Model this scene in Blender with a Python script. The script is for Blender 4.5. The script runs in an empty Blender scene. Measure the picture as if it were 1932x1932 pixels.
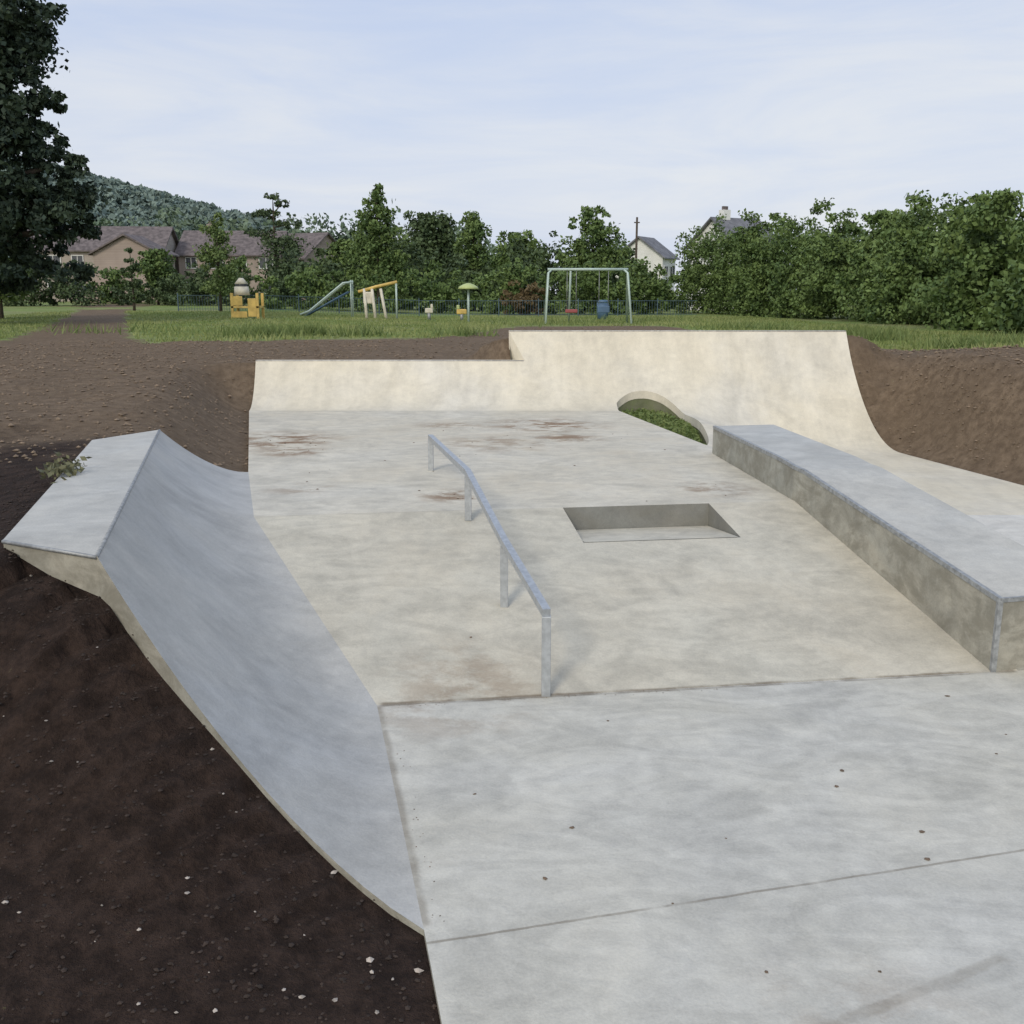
import bpy, bmesh, math, random
import numpy as np
from mathutils import Vector, noise
from mathutils.geometry import delaunay_2d_cdt
random.seed(7); rng=np.random.default_rng(7)
sc=bpy.context.scene
R=math.radians
# ------------------------------------------------------------------ helpers
def link(o,parent=None):
    sc.collection.objects.link(o)
    if parent: o.parent=parent
    return o
def empty(name,loc=(0,0,0)):
    e=bpy.data.objects.new(name,None); e.location=loc; e.empty_display_size=.3
    return link(e)
def mesh(name,v,f,mat=None,parent=None,smooth=False):
    me=bpy.data.meshes.new(name); me.from_pydata([tuple(map(float,p)) for p in v],[],f); me.update()
    if mat: me.materials.append(mat)
    if smooth: me.polygons.foreach_set('use_smooth',[True]*len(me.polygons))
    return link(bpy.data.objects.new(name,me),parent)
def sst(a):
    a=np.clip(a,0,1); return a*a*(3-2*a)
class NT:
    def __init__(s,nt): s.nt=nt; s.n=nt.nodes; s.l=nt.links
    def add(s,t,**k):
        x=s.n.new(t)
        for a,b in k.items(): setattr(x,a,b)
        return x
    def put(s,sock,val):
        if isinstance(val,bpy.types.NodeSocket): s.l.new(val,sock)
        else: sock.default_value=val
    def math(s,op,a,b=0.0,c=0.0,clamp=False):
        x=s.add('ShaderNodeMath',operation=op,use_clamp=clamp); s.put(x.inputs[0],a); s.put(x.inputs[1],b); s.put(x.inputs[2],c); return x.outputs[0]
    def vdot(s,a,b):
        x=s.add('ShaderNodeVectorMath',operation='DOT_PRODUCT'); s.put(x.inputs[0],a); s.put(x.inputs[1],b); return x.outputs['Value']
    def vsub(s,a,b):
        x=s.add('ShaderNodeVectorMath',operation='SUBTRACT'); s.put(x.inputs[0],a); s.put(x.inputs[1],b); return x.outputs[0]
    def dist(s,a,b):
        x=s.add('ShaderNodeVectorMath',operation='DISTANCE'); s.put(x.inputs[0],a); s.put(x.inputs[1],b); return x.outputs['Value']
    def mr(s,v,a,b,c=0.0,d=1.0,smooth=True):
        x=s.add('ShaderNodeMapRange'); x.interpolation_type='SMOOTHSTEP' if smooth else 'LINEAR'
        s.put(x.inputs[0],v); s.put(x.inputs[1],a); s.put(x.inputs[2],b); s.put(x.inputs[3],c); s.put(x.inputs[4],d); return x.outputs[0]
    def noise(s,co,scale,detail=4,rough=.55,dist=0,mapscale=None):
        if mapscale:
            m=s.add('ShaderNodeMapping'); s.l.new(co,m.inputs[0]); m.inputs['Scale'].default_value=mapscale; co=m.outputs[0]
        x=s.add('ShaderNodeTexNoise'); s.l.new(co,x.inputs['Vector']); x.inputs['Scale'].default_value=scale
        x.inputs['Detail'].default_value=detail; x.inputs['Roughness'].default_value=rough; x.inputs['Distortion'].default_value=dist
        return x.outputs['Fac']
    def mix(s,f,a,b,mode='MIX'):
        x=s.add('ShaderNodeMix',data_type='RGBA',blend_type=mode); s.put(x.inputs[0],f)
        for i,v in ((6,a),(7,b)):
            if isinstance(v,(tuple,list)): v=tuple(v)+((1,) if len(v)==3 else ())
            s.put(x.inputs[i],v)
        return x.outputs[2]
def newmat(name):
    m=bpy.data.materials.new(name); m.use_nodes=True; t=NT(m.node_tree)
    return m,t,t.n['Principled BSDF']
def simple(name,col,rough=.6,metal=0,var=.15,scale=8):
    m,t,b=newmat(name)
    g=t.add('ShaderNodeNewGeometry').outputs['Position']
    n=t.noise(g,scale,4)
    f=t.mr(n,.3,.7,1-var,1+var)
    c=t.mix(1.0,col,f,'MULTIPLY')
    t.l.new(c,b.inputs['Base Color']); b.inputs['Roughness'].default_value=rough; b.inputs['Metallic'].default_value=metal
    return m
def boxv(x0,x1,y0,y1,z0,z1):
    v=[(x0,y0,z0),(x1,y0,z0),(x1,y1,z0),(x0,y1,z0),(x0,y0,z1),(x1,y0,z1),(x1,y1,z1),(x0,y1,z1)]
    f=[(0,3,2,1),(4,5,6,7),(0,1,5,4),(1,2,6,5),(2,3,7,6),(3,0,4,7)]
    return v,f
def box(name,x0,x1,y0,y1,z0,z1,mat,parent=None,bev=0):
    v,f=boxv(x0,x1,y0,y1,z0,z1); o=mesh(name,v,f,mat,parent)
    if bev:
        b=o.modifiers.new('b','BEVEL'); b.width=bev; b.segments=2
    return o
def tube(name,pts,radii,mat,parent=None,seg=8,square=False,vs=None,fs=None):
    V=[];F=[]
    pts=[Vector(p) for p in pts]
    if not hasattr(radii,'__len__'): radii=[radii]*len(pts)
    n=4 if square else seg
    for i,p in enumerate(pts):
        d=(pts[min(i+1,len(pts)-1)]-pts[max(i-1,0)]).normalized()
        up=Vector((0,0,1)) if abs(d.z)<.95 else Vector((0,1,0))
        a=d.cross(up).normalized(); b=a.cross(d).normalized()
        for k in range(n):
            t=2*math.pi*(k+(.5 if square else 0))/n; r=radii[i]*(1.414 if square else 1)
            V.append(p+a*math.cos(t)*r+b*math.sin(t)*r)
    for i in range(len(pts)-1):
        for k in range(n):
            F.append((i*n+k,i*n+(k+1)%n,(i+1)*n+(k+1)%n,(i+1)*n+k))
    F.append(tuple(range(n))[::-1]); F.append(tuple((len(pts)-1)*n+k for k in range(n)))
    if vs is not None:
        o=len(vs); vs.extend(V); fs.extend([tuple(q+o for q in f) for f in F]); return
    return mesh(name,V,F,mat,parent,smooth=not square)
# ------------------------------------------------------------------ materials
def concrete(name,warm,cool,bias=0.0,stain=0.0,joints=(),spots=(),dirty=0.0,amp=1.0,swirl=1.0,streak=0.0):
    m,t,b=newmat(name)
    P=t.add('ShaderNodeNewGeometry').outputs['Position']
    n1=t.noise(P,.45,5,.6,.4); n2=t.noise(P,1.6,6,.6,.8); n3=t.noise(P,9,5,.7,.3); n4=t.noise(P,70,3,.6)
    c=t.mix(t.mr(t.math('ADD',n1,bias),.3,.7),cool,warm)
    f=t.math('ADD',t.math('ADD',t.mr(n2,.3,.7,-.12*amp,.10*amp),t.mr(n3,.3,.7,-.08*amp,.06*amp)),t.mr(n4,.3,.7,-.05,.05))
    sw=t.noise(P,1.1,4,.6,3.0,(1,2.0,1)); f=t.math('ADD',f,t.mr(sw,.35,.65,-.06*swirl,.06*swirl))
    if streak: f=t.math('ADD',f,t.mr(t.noise(P,2.6,5,.65,.2,(1,.25,.25)),.35,.65,-streak,streak))
    c=t.mix(1.0,c,t.math('ADD',f,1.0),'MULTIPLY')
    if stain:
        s=t.mr(t.math('ADD',t.math('MULTIPLY',n2,.5),t.math('MULTIPLY',n1,.5)),.50,.66,0,stain)
        c=t.mix(s,c,(.35,.29,.20))
    if dirty:
        s=t.mr(t.noise(P,3.0,6,.7,.5,(1,1,1.6)),.38,.64,0,dirty); c=t.mix(s,c,(.19,.178,.14))
    for (x,y,z,r,k) in spots:
        d=t.dist(P,(x,y,z)); a=t.mr(d,r*.2,r,1,0)
        nn=t.mr(t.noise(P,3.2,7,.72,.2,(.7,1,1)),.43,.60)
        c=t.mix(t.math('MULTIPLY',t.math('MULTIPLY',a,nn),k),c,(.21,.13,.07))
    for (p0,p1,w,k,wd) in joints:
        a=Vector(p0);q=Vector(p1);d=(q-a);L=d.length;d.normalize(); nn=Vector((-d.y,d.x,0)).normalized()
        rel=t.vsub(P,tuple(a))
        wob=t.mr(t.noise(P,6,3),0,1,-wd,wd,False)
        dd=t.math('ABSOLUTE',t.math('ADD',t.vdot(rel,tuple(nn)),wob))
        ma=t.mr(dd,w*.3,w,1,0)
        al=t.vdot(rel,tuple(d)); mb=t.math('MULTIPLY',t.mr(al,0,.05),t.mr(al,L-.05,L,1,0))
        mm=t.math('MULTIPLY',t.math('MULTIPLY',ma,mb),t.mr(t.noise(P,2.5,4,.7),.3,.6,k*.15,k))
        c=t.mix(mm,c,(.13,.10,.065))
    t.l.new(c,b.inputs['Base Color'])
    t.l.new(t.mr(n3,.3,.7,.62,.85),b.inputs['Roughness'])
    b.inputs['Specular IOR Level'].default_value=.25
    bp=t.add('ShaderNodeBump'); bp.inputs['Strength'].default_value=.3; bp.inputs['Distance'].default_value=.015
    t.l.new(t.math('ADD',n3,t.math('MULTIPLY',n4,.35)),bp.inputs['Height']); t.l.new(bp.outputs[0],b.inputs['Normal'])
    return m
A=(-.88,6.15,0); BB=(3.6,6.77,0); C=(-.37,3.77,0)
TopL=(-2.34,8.92,.65); TopR=(2.95,9.68,.65); P1=(-3.0,11.3,.65)
QL=(-4.6,17.6,.65)
m_floor=concrete('floor_concrete',(.515,.495,.425),(.495,.485,.44),0,.13,
   joints=[(A,BB,.04,.7,.02),(A,C,.05,.5,.015),((-.4,3.667,0),(6,5.29,0),.012,.55,.008),((.75,3.0,0),(2.0,3.6,0),.04,.35,.04)],
   spots=[(-.4,6.15,0,.8,.35),(1.3,3.1,0,.7,.25)],swirl=1.2,amp=.95)
m_lane=concrete('lane_concrete',(.60,.58,.525),(.58,.57,.53),0,.06,amp=.8)
m_deck=concrete('deck_concrete',(.56,.52,.425),(.53,.505,.435),.06,.28,
   joints=[(TopL,(.3,9.3,.65),.02,.4,.008),((-4.6,17.58,.65),(1.9,17.58,.65),.04,.25,.03)],
   spots=[(-3.3,13.9,.65,1.3,1),(-2.8,12.8,.65,.6,.9),(.55,15.6,.65,1.3,1),(.8,14.1,.65,.7,.9),(-1.0,15.6,.65,.8,.6),(-.6,9.9,.65,.5,.85),(2.1,10.3,.65,.6,.7),(-.2,13.6,.65,1.2,.55),(-2.2,10.3,.65,.5,.5)],streak=.03)
m_bank=concrete('bank_concrete',(.50,.465,.38),(.475,.455,.385),.02,.2,
   joints=[(A,BB,.035,.75,.02)],spots=[(-.3,6.4,0,.8,.4)],swirl=1.1)
m_quarter=concrete('quarter_pipe_concrete',(.62,.57,.455),(.58,.55,.475),.08,.12,amp=.65,swirl=.3,streak=.06)  # creamier than the near slab: far sunlight and foreground shade set as tones
m_side=concrete('trowelled_concrete',(.43,.42,.385),(.40,.40,.385),0,.06,amp=.9,swirl=.6,streak=.03)
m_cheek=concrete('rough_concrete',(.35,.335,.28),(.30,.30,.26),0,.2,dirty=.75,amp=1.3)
m_recess=concrete('shaded_recess_concrete',(.22,.215,.19),(.19,.195,.18),0,.1,dirty=.3)  # recess walls darker than the bank: shade put into the base tone
m_moss_shade=concrete('mossy_shaded_concrete',(.17,.18,.10),(.12,.14,.07),0,.1,dirty=.5)  # algae green, darkened to carry the hollow's inner shade
m_ledgetop=concrete('ledge_concrete',(.47,.46,.42),(.44,.445,.425),0,.05,amp=.9,swirl=.5)
m_steel=simple('galvanised_steel',(.45,.47,.48),.45,.6,.12,25)
m_steel2=simple('steel_edge',(.29,.30,.30),.5,.3,.25,25)
# ------------------------------------------------------------------ skatepark floor
park=empty('concrete_skatepark')
floor=[(.6,-1,0),C,A,(3.4,6.74,0),(3.9,6.82,0),(9,7.6,0),(9,-1,0)]
lane=[(3.9,6.82,0),(3.15,9.7,0),(2.9,12,0),(7.8,12,0),(9,8,0),(9,7.6,0)]
def pl(x): return 8.92+(x+2.34)*(.76/5.29)
TL=(.48,pl(.48),.65); TR=(1.9,pl(1.9),.65)
FL=(.63,8.62,.482); FR=(2.06,8.82,.482)
mesh('floor',floor,[tuple(range(len(floor)))[::-1]],m_floor,park)
mesh('lane',lane,[tuple(range(len(lane)))[::-1]],m_lane,park)
bank=[A,(3.6,6.77,0),TopR,TR,FR,FL,TL,TopL]
mesh('bank',bank,[tuple(range(8))],m_bank,park)
TLb=(TL[0]+.02,TL[1]-.02,.43);TRb=(TR[0],TR[1]-.02,.43)
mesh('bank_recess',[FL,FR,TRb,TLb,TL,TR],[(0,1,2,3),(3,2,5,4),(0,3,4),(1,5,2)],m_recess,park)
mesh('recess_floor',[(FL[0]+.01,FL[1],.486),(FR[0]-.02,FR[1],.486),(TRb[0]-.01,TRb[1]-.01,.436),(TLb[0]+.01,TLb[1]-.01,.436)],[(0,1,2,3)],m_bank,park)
deck=[TopL,TL,TR,TopR,(2.8,12.9,.65),(2.6,13.5,.65),(1.87,17.6,.65),QL,P1]
mesh('upper_deck',deck,[tuple(range(len(deck)))],m_deck,park)
mesh('deck_side',[(2.6,13.5,.65),(1.87,17.6,.65),(1.87,17.6,.2),(2.6,13.5,.2)],[(0,1,2,3)],m_cheek,park)
# ------------------------------------------------------------------ quarter pipe
YC=19.2;ZC=1.98
def xl(y): return float(np.interp(y,[12,12.9,13.5,17.6,19.2],[2.9,2.62,2.6,1.87,1.87]))
def xr(y): return float(np.interp(y,[12,14,17,17.8,18.4,18.9,19.2],[7.8,7.2,6.62,6.48,6.38,6.30,6.27]))
def G(x,y):
    s=x-xl(y); bump=.65*float(sst((y-12.2)/1.3))*(1-float(sst((s-.75)/2.2)))
    yt=17.6-.6*float(sst((x-1.9)/2)); t=min(max((y-yt)/(YC-yt),0),1)
    return bump+(ZC-bump)*t**2
def Gl(y):
    t=min(max((y-17.6)/1.6,0),1); return .65+1.33*t*t
qp=empty('concrete_quarter_pipe')
YL=17.6+1.6*math.sqrt(.8/1.33)
V=[];F=[]
nx,ny=24,18
for j in range(ny+1):
    y=17.6+(YL-17.6)*j/ny
    for i in range(nx+1):
        xe=-4.6-.15*j/ny; x=xe+(0.24-xe)*i/nx; V.append((x,y,Gl(y)))
for j in range(ny):
    for i in range(nx):
        a=j*(nx+1)+i; F.append((a,a+1,a+nx+2,a+nx+1))
mesh('low_wall',V,F,m_quarter,qp,True)
V=[];F=[];ny=26;nx=8
for j in range(ny+1):
    y=17.6+1.6*j/ny
    x0=.24 if y<=YL else .24-.30*(y-YL)/(YC-YL)
    for i in range(nx+1):
        V.append((x0+(1.87-x0)*i/nx,y,Gl(y)))
for j in range(ny):
    for i in range(nx):
        a=j*(nx+1)+i; F.append((a,a+1,a+nx+2,a+nx+1))
mesh('high_wall_middle',V,F,m_quarter,qp,True)
V=[];F=[];nx,ny=60,80
for j in range(ny+1):
    y=12+(YC-12)*(j/ny)
    for i in range(nx+1):
        x=xl(y)+(xr(y)-xl(y))*i/nx; V.append((x,y,G(x,y)))
N=len(V)
V+= [(p[0],p[1],p[2]-.14) for p in V]
for j in range(ny):
    for i in range(nx):
        a=j*(nx+1)+i; F.append((a,a+1,a+nx+2,a+nx+1)); F.append((N+a,N+a+nx+1,N+a+nx+2,N+a+1))
for i in range(nx):
    a=i; F.append((a+1,a,N+a,N+a+1)); a=ny*(nx+1)+i; F.append((a,a+1,N+a+1,N+a))
for j in range(ny):
    a=j*(nx+1); b=a+nx+1; F.append((a,b,N+b,N+a)); a=a+nx; b=a+nx+1; F.append((b,a,N+a,N+b))
qr=mesh('high_wall',V,F,m_quarter,qp,False)
arch=[(2.5,13.1),(2.66,13.5),(2.79,14.2),(2.92,15.2),(3.02,16.2),(3.04,17.0),(2.95,17.7),(2.74,18.1),(2.45,18.3),(2.15,18.31),(1.93,18.15),(1.78,17.85),(1.68,17.5)]
ar=[]
for i in range(len(arch)-1):
    for k in range(4):
        t=k/4; ar.append((arch[i][0]*(1-t)+arch[i+1][0]*t,arch[i][1]*(1-t)+arch[i+1][1]*t))
ar.append(arch[-1])
for _ in range(3):
    ar=[ar[0]]+[((ar[i-1][0]+2*ar[i][0]+ar[i+1][0])/4,(ar[i-1][1]+2*ar[i][1]+ar[i+1][1])/4) for i in range(1,len(ar)-1)]+[ar[-1]]
arc_only=list(ar)
ar.append((1.6,14.5))
n=len(ar)
cv=[(x,y,-1.1) for x,y in ar]+[(x,y,1.9) for x,y in ar]
cf=[tuple(range(n))[::-1],tuple(range(n,2*n))]+[(i,(i+1)%n,n+(i+1)%n,n+i) for i in range(n)]
cut=mesh('cutter',cv,cf,m_recess)
md=qr.modifiers.new('b','BOOLEAN'); md.operation='DIFFERENCE'; md.object=cut; md.solver='EXACT'
bpy.context.view_layer.update()
dg=bpy.context.evaluated_depsgraph_get()
nm=bpy.data.meshes.new_from_object(qr.evaluated_get(dg)); qr.modifiers.clear(); qr.data=nm
bpy.data.objects.remove(cut)
nm.polygons.foreach_set('use_smooth',[abs(p.normal.z)>.3 for p in nm.polygons])
nm.set_sharp_from_angle(angle=R(35))
iw=[(2.2+(x-2.2)*1.02,y+.012) for x,y in arc_only if x>1.8]
k=len(iw)
mesh('hollow_wall',[(x,y,G(max(x,xl(y)+.01),y)-.06) for x,y in iw]+[(x,y,.15) for x,y in iw],[(i,i+1,k+i+1,k+i) for i in range(k-1)],m_moss_shade,qp)
def strip(name,a,b,w,z,mat,par,h=.5):
    a=Vector((a[0],a[1],z));b=Vector((b[0],b[1],z)); nrm=Vector((0,w,0))
    v=[a,b,b+nrm,a+nrm]; v+=[p-Vector((0,0,h)) for p in v]
    return mesh(name,v,[(0,1,2,3),(7,6,5,4),(2,1,5,6),(3,2,6,7),(0,3,7,4)],mat,par)
strip('low_top',(-4.75,YL),(.24,YL),.16,1.45,m_quarter,qp)
strip('high_top',(-.06,YC),(6.27,YC),.16,1.98,m_quarter,qp)
m_cope=simple('coping_steel',(.42,.40,.36),.5,.2,.25,15)
tube('low_coping',[(-4.75,YL-.004,1.440),(.22,YL-.004,1.440)],.012,m_cope,qp)
tube('high_coping',[(-.05,YC-.004,1.970),(6.27,YC-.004,1.970)],.012,m_cope,qp)
pf=[(.24-.30*(y-YL)/(YC-YL),y,Gl(y)) for y in np.linspace(YL,YC,8)]
cb=[(p[0],p[1],1.3) for p in pf]
mesh('step_cheek',pf+cb,[(i,i+1,9+i,8+i) for i in range(7)],m_quarter,qp)
m_turf=simple('turf',(.09,.13,.035),.9,0,.4,6)
mesh('grassy_hollow',[(1.7,13,.42),(3.4,13,.30),(3.4,17.4,.36),(3.2,18.8,.58),(1.7,18.8,.58),(1.7,17.4,.50)],[(0,1,2,5),(5,2,3,4)],m_turf)
# ------------------------------------------------------------------ left side ramp
ramp=empty('concrete_bank_ramp')
Kf=(-3.8,10.8,1.2);Kn=(-2.3,5.4,1.2)
def lp(a,b,t): return tuple(a[i]*(1-t)+b[i]*t for i in range(3))
def cutpt(t):
    x=Kn[0]+(C[0]-Kn[0])*t; y=Kn[1]+(C[1]-Kn[1])*t
    return (x,y,1.2*(1-t)**1.7)
T3=lp(A,C,.24)
st=[(P1,Kf),(TopL,lp(Kf,Kn,.40)),(A,lp(Kf,Kn,.86)),(T3,Kn)]
rows=[]
for k in range(3):
    n=14
    for i in range(n):
        t=i/n; rows.append((lp(st[k][0],st[k+1][0],t),lp(st[k][1],st[k+1][1],t)))
for i in range(25):
    t=i/24; rows.append((lp(T3,C,t),cutpt(t)))
V=[];F=[];nv=16
for (t0,o0) in rows:
    for j in range(nv+1):
        v=j/nv; V.append((t0[0]+(o0[0]-t0[0])*v,t0[1]+(o0[1]-t0[1])*v,t0[2]+(o0[2]-t0[2])*v**1.7))
for i in range(len(rows)-1):
    for j in range(nv):
        a=i*(nv+1)+j; F.append((a,a+1,a+nv+2,a+nv+1))
mesh('ramp_face',V,F,m_side,ramp,True)
Dn=(-3.0,5.77,1.2);Df=(-4.2,10.0,1.2)
mesh('ramp_top',[Kn,Kf,Df,Dn],[(0,1,2,3)],m_ledgetop,ramp)
tube('steel_coping',[(Kf[0],Kf[1],1.192),(Kn[0],Kn[1],1.192)],.013,m_steel2,ramp)
tube('end_edging',[(Kn[0],Kn[1]-.002,1.190),(Dn[0],Dn[1]-.002,1.190)],.012,m_steel2,ramp)
# ------------------------------------------------------------------ outline, skirt, terrain
def arcpts(a,b,n,pw):
    out=[]
    for i in range(n+1):
        v=i/n; out.append((a[0]+(b[0]-a[0])*v,a[1]+(b[1]-a[1])*v,a[2]+(b[2]-a[2])*v**pw))
    return out
out=[((.6,-1,0),.03),(C,.03)]
for t in np.linspace(.92,.04,14): out.append((cutpt(t),.035+.16*float(sst(1-t*1.9))))
out.append((Kn,.24)); out.append((lp(Kn,Dn,.5),.17)); out.append((Dn,.05)); out.append((Df,.04)); out.append((Kf,.08))
for p in arcpts(P1,Kf,8,1.7)[::-1][1:]: out.append((p,.08))
out.append((QL,.06))
for j in range(1,9):
    y=17.6+(YL-17.6)*j/8; out.append(((-4.6-.15*j/8,y,Gl(y)),.05))
out.append(((-4.75,YL+.16,1.45),.05)); out.append(((-.02,YL+.16,1.45),.04))
out.append(((-.06,YC+.16,1.98),.15)); out.append(((6.27,YC+.16,1.98),.12)); out.append(((6.27,YC,1.98),.08))
for y in np.linspace(19.1,17.0,14): out.append(((xr(y),y,G(xr(y),y)),.06))
out+= [((xr(15.5),15.5,0),.04),((7.2,14,0),.04),((7.8,12,0),.04),((9,8,0),.04),((9,-1,0),.04)]
O=[];n=len(out)
for i in range(n):
    (a,oa),(b,ob)=out[i],out[(i+1)%n]
    L=math.dist(a[:2],b[:2]); k=max(1,int(L/.25))
    for q in range(k):
        t=q/k; O.append(lp(a,b,t)+(oa*(1-t)+ob*t,))
O=np.array(O)
n=len(O)
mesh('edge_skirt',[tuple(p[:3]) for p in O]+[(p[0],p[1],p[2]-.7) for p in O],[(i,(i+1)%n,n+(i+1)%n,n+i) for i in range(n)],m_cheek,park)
def inside(P):
    x,y=P[:,0],P[:,1]; r=np.zeros(len(P),bool)
    for i in range(n):
        x1,y1=O[i,:2]; x2,y2=O[(i+1)%n,:2]
        c=((y1>y)!=(y2>y)); 
        with np.errstate(divide='ignore',invalid='ignore'):
            r^= c&(x<(x2-x1)*(y-y1)/(y2-y1+1e-12)+x1)
    return r
def nearest(P):
    d=np.full(len(P),1e9); zz=np.zeros(len(P))
    for i in range(n):
        q=(P[:,0]-O[i,0])**2+(P[:,1]-O[i,1])**2; m=q<d; d[m]=q[m]; zz[m]=O[i,2]-O[i,3]
    return np.sqrt(d),zz
def base(x,y):
    l=np.interp(y,[-5,3,4.5,6,8,11,14,17,25],[-.1,-.08,.15,.72,.98,1.12,1.25,1.38,1.45])
    r=np.interp(y,[-5,6,10,13,17,25],[.3,.4,.7,1.15,1.45,1.45])
    w=sst((x+1)/6); z=l*(1-w)+r*w
    back=np.exp(-((y-20.6)/1.1)**2)*sst((x+.9)/1.0)*sst((7.6-x)/1.5)*.30
    z=z+back
    mr=np.exp(-((x-8.6)/1.5)**2-((y-17.8)/2.5)**2)*.25
    rise=np.clip(y-35,0,65)*.012*np.clip((-x-5)/10,0,1)
    return z+mr+rise
def hgt(x,y):
    P=np.array([[x,y]],float); return float(ground(P)[0])
def ground(P):
    d,ze=nearest(P); w=sst(d/1.3); b=base(P[:,0],P[:,1])
    near=np.clip(1-P[:,1]/60,0.1,1)
    nz=np.array([noise.noise(Vector((a*.7,c*.7,0)))*.09+noise.noise(Vector((a*2.3,c*2.3,7)))*.035+noise.noise(Vector((a*4,c*4,3)))*.024+noise.noise(Vector((a*9,c*9,3)))*.016 for a,c in P])
    return ze*(1-w)+b*w+nz*np.clip(w,0.06,1)*near
def grid(x0,x1,y0,y1,s,jit=.3):
    X,Y=np.meshgrid(np.arange(x0,x1,s),np.arange(y0,y1,s)); P=np.stack([X.ravel(),Y.ravel()],1)
    return P+rng.uniform(-jit*s,jit*s,P.shape)
def hole(P,b): return P[~((P[:,0]>b[0])&(P[:,0]<b[1])&(P[:,1]>b[2])&(P[:,1]<b[3]))]
g1=grid(-5,0.8,-.5,7,.06)
g2=hole(grid(-10,12,-2,27,.2),(-5,.8,-.5,7))
g3=hole(grid(-34,34,-8,64,.7),(-10,12,-2,27))
g4=hole(grid(-120,120,-40,140,6),(-34,34,-8,64))
g5=hole(grid(-2500,2500,-1500,2500,180),(-120,120,-40,140))
PP=np.concatenate([g1,g2,g3,g4,g5])
ins=inside(PP); PP=PP[~ins]; d,_=nearest(PP); PP=PP[d>.09]
Z=ground(PP)
allv=[Vector((a,b)) for a,b in O[:,:2]]+[Vector((a,b)) for a,b in PP]
r=delaunay_2d_cdt(allv,[(i,(i+1)%n) for i in range(n)],[],0,1e-5)
ov,of,orig=r[0],r[2],r[3]
zs=[]
for i,v in enumerate(ov):
    k=orig[i][0] if orig[i] else 0
    zs.append(O[k,2]-O[k,3] if k<n else Z[k-n])
cen=np.array([[sum(ov[q].x for q in f)/3,sum(ov[q].y for q in f)/3] for f in of])
ci=inside(cen)
fs=[tuple(f) for f,c in zip(of,ci) if not c]
def grassmask(x,y):
    yb=np.interp(x,[-30,-12,-8,-2,0,6,7,8,9,9.5,12,30],[20,24,27,29,40,42,31,24,18,14,12,10])
    m=np.clip((y-yb)/2.0+.5,0,1)
    px=np.interp(y,[20,25,56,80,120],[-9,-11,-22.5,-31,-45]); hw=np.interp(y,[20,30,56,80],[3.0,1.6,1.5,1.5])
    m=np.minimum(m,np.clip((np.abs(x-px)-hw)/1.0+.5,0,1))
    return m
gm=grassmask(np.array([v.x for v in ov]),np.array([v.y for v in ov]))
m_ground,t,b=newmat('soil_and_grass')
P=t.add('ShaderNodeNewGeometry').outputs['Position']
at=t.add('ShaderNodeAttribute',attribute_name='grass').outputs['Fac']
sep=t.add('ShaderNodeSeparateXYZ'); t.l.new(P,sep.inputs[0])
n1=t.noise(P,.8,5,.65); n2=t.noise(P,7,6,.75); n3=t.noise(P,45,4,.75); nb=t.noise(P,.25,4,.6)
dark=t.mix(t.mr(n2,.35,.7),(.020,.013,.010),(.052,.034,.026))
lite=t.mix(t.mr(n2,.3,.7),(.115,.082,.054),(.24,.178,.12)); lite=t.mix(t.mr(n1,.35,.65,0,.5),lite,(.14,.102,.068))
far_lit=t.mr(t.math('ADD',sep.outputs['Y'],t.mr(n1,.3,.7,-1.3,1.3)),8.2,12.0)  # near soil: dampness plus foreground shade put into the colour, lighter beyond
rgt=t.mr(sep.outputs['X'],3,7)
soil=t.mix(t.math('MAXIMUM',far_lit,rgt),dark,lite)
soil=t.mix(t.mr(n3,.62,.8,0,.25),soil,(.20,.15,.11))
gr=t.mix(t.mr(n1,.35,.65),(.13,.19,.048),(.21,.27,.085)); gr=t.mix(t.mr(nb,.4,.65,0,.6),gr,(.27,.26,.13)); gr=t.mix(t.mr(n2,.5,.8,0,.5),gr,(.28,.27,.14))
gf=t.mr(t.math('ADD',at,t.math('ADD',t.mr(n2,.2,.8,-.35,.35),t.mr(n1,.3,.7,-.25,.25))),.4,.6)
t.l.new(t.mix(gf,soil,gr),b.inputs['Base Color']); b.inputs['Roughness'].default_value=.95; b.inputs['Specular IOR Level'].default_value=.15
bp=t.add('ShaderNodeBump'); bp.inputs['Strength'].default_value=.9; bp.inputs['Distance'].default_value=.045
t.l.new(t.math('ADD',n2,t.math('MULTIPLY',n3,.6)),bp.inputs['Height']); t.l.new(bp.outputs[0],b.inputs['Normal'])
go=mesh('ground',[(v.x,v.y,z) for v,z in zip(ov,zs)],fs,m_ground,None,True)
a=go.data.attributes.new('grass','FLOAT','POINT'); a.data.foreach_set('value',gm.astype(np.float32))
# ------------------------------------------------------------------ ledge
led=empty('concrete_ledge')
LZ=[.54,1.0,1.0]
Ll=[(3.4,6.74),(2.75,9.7),(2.55,12.7)]; Lr=[(4.25,6.95),(3.55,9.85),(3.35,12.85)]
def dens(L,Zs):
    o=[]
    for t in np.linspace(0,2,33):
        if t<1: p=(L[0][0]*(1-t)+L[1][0]*t,L[0][1]*(1-t)+L[1][1]*t)
        else: p=(L[1][0]*(2-t)+L[2][0]*(t-1),L[1][1]*(2-t)+L[2][1]*(t-1))
        z=np.interp(t,[0,.8,.93,1.1,2],[Zs[0],Zs[0]+.43*.86,.975,1.0,1.0]); o.append((p[0],p[1],float(z)))
    return o
l=dens(Ll,LZ); r_=dens(Lr,LZ); k=len(l)
V=l+r_; F=[(i,k+i,k+i+1,i+1) for i in range(k-1)]
mesh('ledge_top',V,F,m_ledgetop,led)
V=l+[(p[0],p[1],-.1) for p in l]; mesh('ledge_face',V,[(i,i+1,k+i+1,k+i) for i in range(k-1)],m_cheek,led)
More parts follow.
